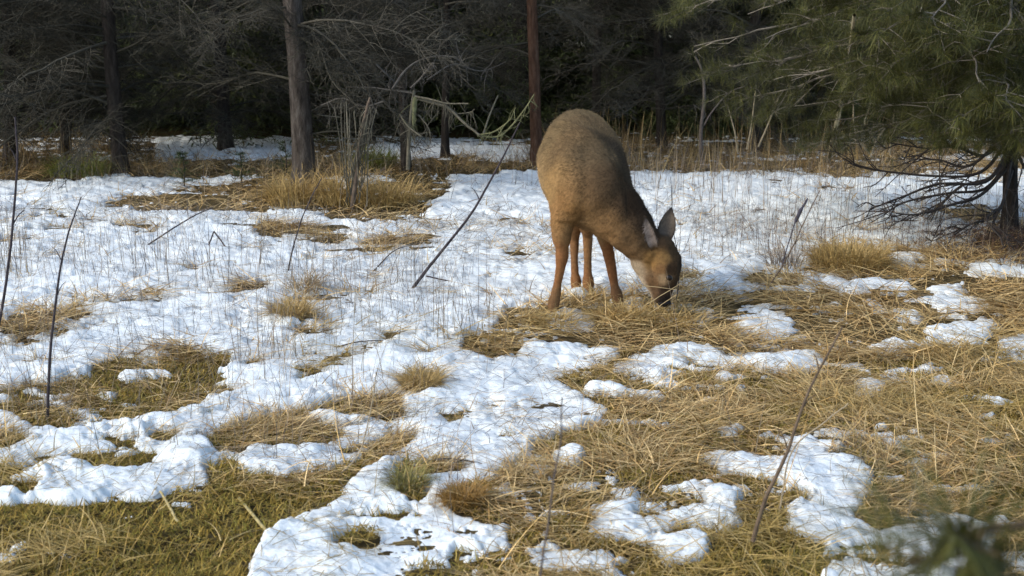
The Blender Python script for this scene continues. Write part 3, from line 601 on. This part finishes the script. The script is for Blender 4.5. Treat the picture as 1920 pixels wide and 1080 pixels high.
for i, a_ in enumerate([(548,604,700,.16,.07,T_,'round straw tuft in a melted hole, alone in the snow at centre left'), (793,726,420,.14,.06,T_,'small brown tuft poking up in the middle of the foreground snow'),
    (868,945,900,.075,.055,O_,'rusty orange mossy tuft in the lower centre'), (768,915,420,.10,.05,(.24,.21,.06),'green grass tuft in snow in the lower centre'),
    (1595,500,1500,.20,.20,T_,'upright straw tussock behind the grass right of the deer', 1.2), (552,384,700,.33,.18,T_,'tall straw tussock at the foot of the largest trunk', 1.25),
    (640,385,500,.38,.18,T_,'tall straw tussock left of the snapped sapling', 1.2), (720,385,700,.30,.25,T_,'tall straw tussock right of the snapped sapling', 1.1),
    (1250,600,700,.17,.20,T_,'straw tuft hiding the muzzle of the deer', .7), (1160,596,450,.13,.12,T_,'straw tuft around the right front hoof of the deer', .8),
    (1040,606,300,.11,.10,T_,'straw tuft below the left front hoof of the deer', .8), (1095,562,500,.10,.14,T_,'straw tuft behind the hind hooves of the deer', .8),
    (575,545,200,.16,.08,(.36,.27,.15),'thin pale tuft in snow above the round straw tuft', 1.1), (150,332,500,.25,.25,(.16,.17,.03),'yellow green mossy clump on the left bank', 1.2), (700,318,500,.25,.2,(.17,.19,.03),'yellow green mossy clump left of the broken shrub', 1.2),
    (1470,500,120,.22,.1,DEAD[1],'thin brown weed tuft in snow right of the deer head', 1.3)]):
    tussock(a_[0], a_[1], a_[2], a_[3], a_[4], a_[5], a_[6], a_[7] if len(a_) > 7 else .9, seed=i)

# ---------------------------------------------------------------- the deer
def capsules(Pts):
    """list of chains, each a list of (point, radius): tapered spheres swept along the chain"""
    import bmesh
    bm = bmesh.new()
    for ch in Pts:
        for i in range(len(ch)-1):
            (p, r), (q, s) = ch[i], ch[i+1]; p = np.array(p); q = np.array(q); n = max(2, int(np.linalg.norm(q-p)/(.3*min(r, s)))+1)
            for t in np.linspace(0, 1, n, endpoint=(i == len(ch)-2)):
                tt = t*t*(3-2*t); c = p+(q-p)*t; rr = r+(s-r)*tt
                bmesh.ops.create_icosphere(bm, subdivisions=2, radius=rr, matrix=Matrix.Translation(Vector(c)))
    return bm
D = lambda px, py, Y, rpx: (at(px, py, Y), rpx*Y/F)
torso = [D(1084,262,6.56,60), D(1086,274,6.48,69), D(1088,294,6.38,80), D(1091,316,6.26,87), D(1099,336,6.16,84), D(1112,354,6.06,77), D(1121,370,5.98,69)]
neck = [D(1120,362,5.98,64), D(1148,392,5.93,58), D(1175,421,5.90,49), D(1198,450,5.88,41), D(1216,470,5.88,36)]
haunch = [D(1044,298,6.42,42), D(1062,345,6.38,40)]
haunchr = [D(1120,300,6.42,44), D(1108,350,6.40,40)]
fl = [D(1090,290,6.16,54), D(1076,335,6.06,50), D(1066,370,6.0,40), D(1056,402,5.95,27), D(1053,440,5.92,20), D(1054,466,5.92,13), D(1054,480,5.92,13.2), D(1051,502,5.92,9.8), D(1046,530,5.92,8.2), D(1042,552,5.91,10.5), D(1038,570,5.90,12), D(1036,586,5.88,9)]
fr = [D(1118,375,6.02,48), D(1124,408,6.02,30), D(1132,440,6.03,15), D(1140,470,6.04,11.8), D(1146,500,6.05,10.2), D(1152,535,6.05,8.4), D(1157,556,6.05,12), D(1161,574,6.04,9)]
hl = [D(1072,370,6.42,34), D(1078,415,6.46,16), D(1077,450,6.50,9.4), D(1077,490,6.46,7.4), D(1078,514,6.44,8), D(1080,528,6.43,11), D(1080,545,6.41,9)]
hr = [D(1100,370,6.40,36), D(1101,415,6.42,17), D(1102,445,6.46,10), D(1102,485,6.42,7.8), D(1102,512,6.40,8.2), D(1103,530,6.39,12), D(1103,551,6.37,9.5)]
head = [D(1216,466,5.88,33), D(1238,470,5.87,31), D(1246,496,5.86,34), D(1246,520,5.85,28), D(1243,540,5.845,20), D(1243,556,5.84,16)]
jaw = [D(1208,486,5.88,28), D(1220,515,5.86,23), D(1232,540,5.85,17), D(1236,556,5.85,14)]
brow = [D(1262,486,5.86,17), D(1262,508,5.855,15)]
bm = capsules([torso, neck, haunch, haunchr, fl, fr, hl, hr, head, jaw, brow])
# ears: cupped leaves
def ear(bm, base, tip, nrm, w):
    base = np.array(base); tip = np.array(tip); ax = tip-base; L = np.linalg.norm(ax); ax /= L; nrm = np.array(nrm, float); nrm -= ax*nrm.dot(ax); nrm /= np.linalg.norm(nrm); sd = np.cross(ax, nrm)
    nu, nv = 14, 9; g = {}
    for sidei, off in ((0, .0035), (1, -.0045)):
        for i in range(nu):
            t = i/(nu-1); hw = w*.5*(math.sin(math.pi*min(1, (t*.86+.14)))**.75)*(1-.25*t)
            if i == nu-1: hw = .003
            for j in range(nv):
                s = j/(nv-1)*2-1; cup = (s*s)*hw*.75-hw*.4
                p = base+ax*L*t+sd*s*hw+nrm*(cup+off)
                g[sidei, i, j] = bm.verts.new(p)
    for sidei in (0, 1):
        for i in range(nu-1):
            for j in range(nv-1):
                f = [g[sidei, i, j], g[sidei, i, j+1], g[sidei, i+1, j+1], g[sidei, i+1, j]]
                bm.faces.new(f if sidei == 0 else f[::-1])
    rim = [(0, j) for j in range(nv)]+[(i, nv-1) for i in range(1, nu)]+[(nu-1, j) for j in range(nv-2, -1, -1)]+[(i, 0) for i in range(nu-2, 0, -1)]
    for q in range(len(rim)):
        a, b_ = rim[q], rim[(q+1) % len(rim)]
        bm.faces.new([g[(0,)+b_], g[(0,)+a], g[(1,)+a], g[(1,)+b_]])
EARS = [(at(1246,452,5.90), at(1259,388,5.93), (-.25, -1, .1), .092, (.13, .105, .08)), (at(1228,470,5.765), at(1208,404,5.66), (-.15, -1, .1), .056, (.42, .35, .31))]
for e_ in EARS: ear(bm, *e_[:4])
me0 = bpy.data.meshes.new('body_raw'); bm.to_mesh(me0); bm.free()
tmp = bpy.data.objects.new('tmp', me0); COL.objects.link(tmp)
rm = tmp.modifiers.new('r', 'REMESH'); rm.mode = 'VOXEL'; rm.voxel_size = .0048
sm = tmp.modifiers.new('s', 'SMOOTH'); sm.factor = .5; sm.iterations = 9
body = bpy.data.meshes.new_from_object(tmp.evaluated_get(bpy.context.evaluated_depsgraph_get())); bpy.data.objects.remove(tmp)
body.name = 'deer_body'
nv = len(body.vertices); co = np.empty(nv*3, np.float32); body.vertices.foreach_get('co', co); co = co.reshape(-1, 3)
no = np.empty(nv*3, np.float32); body.vertices.foreach_get('normal', no); no = no.reshape(-1, 3)
# melt the joints of the trunk together
ne = len(body.edges); ed = np.empty(ne*2, np.int32); body.edges.foreach_get('vertices', ed); ed = ed.reshape(-1, 2)
deg = np.bincount(ed.ravel(), minlength=nv)[:, None]
wz = (np.clip((co[:, 2]-.38)/.12, 0, 1)*np.clip((.58-co[:, 0])/.1, 0, 1))[:, None]
for _ in range(130):
    acc3 = np.stack([np.bincount(ed[:, 0], co[ed[:, 1], k], nv)+np.bincount(ed[:, 1], co[ed[:, 0], k], nv) for k in range(3)], 1)
    co = co+(acc3/deg-co)*.7*wz
body.vertices.foreach_set('co', co.ravel().astype(np.float32)); body.update(); body.vertices.foreach_get('normal', no.ravel())
nn = np.empty(nv*3, np.float32); body.vertices.foreach_get('normal', nn); no = nn.reshape(-1, 3)
# muscle and coat relief
d = .007*fbm(co[:, 0]*9+co[:, 1]*5, co[:, 2]*9-co[:, 1]*4, 7, 2)+.003*fbm(co[:, 0]*45+co[:, 1]*20, co[:, 2]*30, 9, 2)
qx, qy = project(co[:, 0], co[:, 1], co[:, 2]); up_ = (co[:, 2] > .42) & (co[:, 0] < .5)
def rdg(cx, cy, rx, ry, ang, amp, st=5.5):   # a soft muscle form with a firmer rim
    u = (qx-cx)*math.cos(ang)+(qy-cy)*math.sin(ang); v = -(qx-cx)*math.sin(ang)+(qy-cy)*math.cos(ang)
    q = np.sqrt((u/rx)**2+(v/ry)**2); return amp/(1+np.exp((q-1)*st))
front_ = np.clip(-no[:, 1]*1.6+no[:, 2]*.4, 0, 1)
d = d+front_*(rdg(1100, 325, 60, 70, .0, .030, 11)+rdg(1070, 355, 24, 72, .15, .020, 7)+rdg(1138, 352, 24, 62, -.45, .013, 7)-.010*np.exp(-((qx-1100)**2/220+(qy-370)**2/2500))-.012*np.exp(-((qx-1092)**2/90+(qy-425)**2/900)))
co = co+no*(d*up_)[:, None]
# coat colours, plus shade painted on right flank and neck, light on left
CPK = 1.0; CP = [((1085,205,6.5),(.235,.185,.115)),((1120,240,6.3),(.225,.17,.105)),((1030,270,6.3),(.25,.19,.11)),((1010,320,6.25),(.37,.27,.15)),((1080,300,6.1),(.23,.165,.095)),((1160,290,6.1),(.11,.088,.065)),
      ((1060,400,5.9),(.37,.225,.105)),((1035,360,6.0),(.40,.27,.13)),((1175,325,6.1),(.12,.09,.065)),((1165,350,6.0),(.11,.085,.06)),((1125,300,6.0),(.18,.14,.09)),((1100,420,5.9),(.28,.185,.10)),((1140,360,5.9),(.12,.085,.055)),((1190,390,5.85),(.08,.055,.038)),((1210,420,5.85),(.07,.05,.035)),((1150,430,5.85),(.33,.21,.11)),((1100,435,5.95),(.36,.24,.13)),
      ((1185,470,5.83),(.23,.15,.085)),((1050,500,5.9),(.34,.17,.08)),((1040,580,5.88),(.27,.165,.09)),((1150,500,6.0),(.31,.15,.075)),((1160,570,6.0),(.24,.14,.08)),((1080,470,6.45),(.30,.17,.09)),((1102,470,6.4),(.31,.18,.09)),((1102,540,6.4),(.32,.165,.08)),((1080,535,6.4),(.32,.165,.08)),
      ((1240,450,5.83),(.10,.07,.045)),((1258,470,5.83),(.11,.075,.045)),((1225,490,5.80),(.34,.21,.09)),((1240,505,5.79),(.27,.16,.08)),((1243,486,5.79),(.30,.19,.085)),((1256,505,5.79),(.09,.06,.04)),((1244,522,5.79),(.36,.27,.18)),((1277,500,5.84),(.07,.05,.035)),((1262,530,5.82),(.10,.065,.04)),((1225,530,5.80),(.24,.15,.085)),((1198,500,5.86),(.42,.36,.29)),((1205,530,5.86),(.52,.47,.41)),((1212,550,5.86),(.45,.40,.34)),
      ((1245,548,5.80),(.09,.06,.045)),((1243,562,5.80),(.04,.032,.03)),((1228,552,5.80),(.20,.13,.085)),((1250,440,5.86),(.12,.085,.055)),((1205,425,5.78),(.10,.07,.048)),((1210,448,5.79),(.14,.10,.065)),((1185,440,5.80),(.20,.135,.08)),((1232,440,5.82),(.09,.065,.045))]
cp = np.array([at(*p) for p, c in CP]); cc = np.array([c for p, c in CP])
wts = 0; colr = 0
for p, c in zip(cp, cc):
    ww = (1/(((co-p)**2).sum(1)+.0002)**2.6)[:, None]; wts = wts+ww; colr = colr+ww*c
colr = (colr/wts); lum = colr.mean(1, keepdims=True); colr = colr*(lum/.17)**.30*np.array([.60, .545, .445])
for (bp, tp, nrm, wd, inner) in EARS:
    ax = tp-bp; Le = np.linalg.norm(ax); ax = ax/Le; nr = np.array(nrm, float); nr -= ax*nr.dot(ax); nr /= np.linalg.norm(nr); sdv = np.cross(ax, nr)
    rel = co-bp; tt = rel@ax/Le; ss = rel@sdv; dn = rel@nr
    hw = wd*.5*np.sin(math.pi*np.clip(tt*.86+.14, .01, 1))**.75*(1-.25*tt)
    ine = (tt > .08) & (tt < 1.05) & (np.abs(ss) < hw+.01) & (np.abs(dn) < .035)
    front = np.clip((no@nr)*2+.2, 0, 1); edge = np.clip((np.abs(ss)/hw-.72)*6, 0, 1); tipd = np.clip((tt-.72)*5, 0, 1); e_ = np.maximum(edge, tipd)*.9
    ce = (np.array(inner)[None]*(1-e_[:, None])+np.array([[.03, .026, .024]])*e_[:, None])*front[:, None]+np.array([[.075, .055, .038]])*(1-front[:, None])
    a_ = (np.clip((tt-.08)*6, 0, 1)*ine)[:, None]; colr = colr*(1-a_)+ce*a_
body.vertices.foreach_set('co', co.ravel().astype(np.float32)); body.update()
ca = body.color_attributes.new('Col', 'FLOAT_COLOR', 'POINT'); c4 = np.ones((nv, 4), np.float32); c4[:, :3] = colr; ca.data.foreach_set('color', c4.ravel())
for p in body.polygons: p.use_smooth = True
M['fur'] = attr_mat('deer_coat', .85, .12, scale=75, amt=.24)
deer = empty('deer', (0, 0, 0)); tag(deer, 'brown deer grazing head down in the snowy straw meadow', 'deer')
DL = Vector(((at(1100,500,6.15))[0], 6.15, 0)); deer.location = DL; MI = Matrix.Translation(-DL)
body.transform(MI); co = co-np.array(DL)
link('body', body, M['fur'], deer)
# short lying hairs
nh = 110000; fn = len(body.polygons); fi = rng.integers(0, fn, nh)
pc = np.empty(fn*3, np.float32); body.polygons.foreach_get('center', pc); pc = pc.reshape(-1, 3)[fi]
pn = np.empty(fn*3, np.float32); body.polygons.foreach_get('normal', pn); pn = pn.reshape(-1, 3)[fi]
lv = np.empty(len(body.loops), np.int32); body.loops.foreach_get('vertex_index', lv); ls = np.empty(fn, np.int32); body.polygons.foreach_get('loop_start', ls)
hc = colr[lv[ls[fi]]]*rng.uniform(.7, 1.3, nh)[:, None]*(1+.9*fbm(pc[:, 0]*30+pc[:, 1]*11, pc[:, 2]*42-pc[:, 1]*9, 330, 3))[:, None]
nose = at(1243,560,5.84)-np.array(DL); fl_ = pc-nose; fl_ /= np.linalg.norm(fl_, axis=1)[:, None]; fl_ = fl_*.6+np.array([0, 0, -.8])
fl_ -= pn*(fl_*pn).sum(1)[:, None]; fl_ /= np.linalg.norm(fl_, axis=1)[:, None]+1e-6
fl_ += rng.normal(0, .28, (nh, 3)); hd = fl_+pn*rng.uniform(.15, .5, nh)[:, None]; hd /= np.linalg.norm(hd, axis=1)[:, None]
low = (pc[:, 2] < .36) | (pc[:, 0] > .30)
hl_ = np.where(low, .006, .014)*rng.uniform(.6, 1.3, nh)
sidev = np.cross(hd, pn); sidev /= np.linalg.norm(sidev, axis=1)[:, None]+1e-6
wv = sidev*.0009
V = np.stack([pc-wv-pn*.001, pc+wv-pn*.001, pc+hd*hl_[:, None]], 1).reshape(-1, 3)
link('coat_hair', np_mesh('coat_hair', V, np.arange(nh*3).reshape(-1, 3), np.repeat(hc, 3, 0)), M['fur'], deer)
def ell(p, s, rot=(0, 0, 0), name='eye', m=None, sub=3):
    import bmesh
    bm = bmesh.new(); bmesh.ops.create_icosphere(bm, subdivisions=sub, radius=1, matrix=Matrix.Diagonal((*s, 1)))
    me = bpy.data.meshes.new(name); bm.to_mesh(me); bm.free()
    for f in me.polygons: f.use_smooth = True
    o = link(name, me, m, deer); o.location = Vector(p)-DL; o.rotation_euler = rot; return o
m, t, bb_ = mat('eye', .35, .3); bb_.inputs['Base Color'].default_value = (.012, .008, .006, 1); M['eye'] = m
m, t, bb_ = mat('nose', .7, .15); bb_.inputs['Base Color'].default_value = (.015, .013, .013, 1); M['nose'] = m
m, t, bb_ = mat('hoof', .5, .3); bb_.inputs['Base Color'].default_value = (.03, .024, .02, 1); M['hoof'] = m
m, t, bb_ = mat('eyelid', .8, .1); bb_.inputs['Base Color'].default_value = (.20, .15, .105, 1); M['lid'] = m
def onsurf(px, py):
    o = np.array([0, 0, CH])-np.array(DL); dr = at(px, py, 6)-np.array([0, 0, CH]); dr /= np.linalg.norm(dr)
    rel = co-o; tt = rel@dr; dist = np.linalg.norm(rel-tt[:, None]*dr, axis=1); k = dist < .006
    return o+dr*tt[k].min()+np.array(DL)
e = onsurf(1254, 521)
ell(e+[0, .010, 0], (.020, .012, .0165), (0, R(35), 0), 'eyelid', M['lid']); ell(e+[.002, .004, 0], (.0155, .0115, .0125), (0, R(35), 0), 'eye', M['eye'])
ell(at(1246,568,5.83), (.030, .022, .018), name='nose', m=M['nose'])
for (px, py, Y) in ((1036,592,5.87), (1162,580,6.03), (1080,550,6.40), (1103,556,6.36)):
    import bmesh
    bm = bmesh.new()
    for s in (-1, 1):
        bmesh.ops.create_cone(bm, cap_ends=True, segments=14, radius1=.017, radius2=.012, depth=.045, matrix=Matrix.Translation((s*.0125, -.006, -.002)) @ Matrix.Diagonal((.75, 1.35, 1, 1)))
    me = bpy.data.meshes.new('hoof'); bm.to_mesh(me); bm.free(); o = link('hoof', me, M['hoof'], deer); o.location = Vector(at(px, py, Y))-DL
# three long straws crossing the muzzle
stalk([(1165,528),(1205,536),(1268,544)], 5.72, 5.72, .0016, .0012, (.5, .38, .2), 'straw_stem', 'pale straw crossing level in front of the deer muzzle', 'straw stalk')
stalk([(1205,575),(1240,555),(1275,532)], 5.70, 5.72, .0018, .0012, (.5, .38, .2), 'straw_stem', 'pale straw slanting up to the deer eye', 'straw stalk')
stalk([(1215,590),(1245,568),(1268,552)], 5.68, 5.72, .0018, .0012, (.5, .38, .2), 'straw_stem', 'pale straw slanting up in front of the deer nose', 'straw stalk')
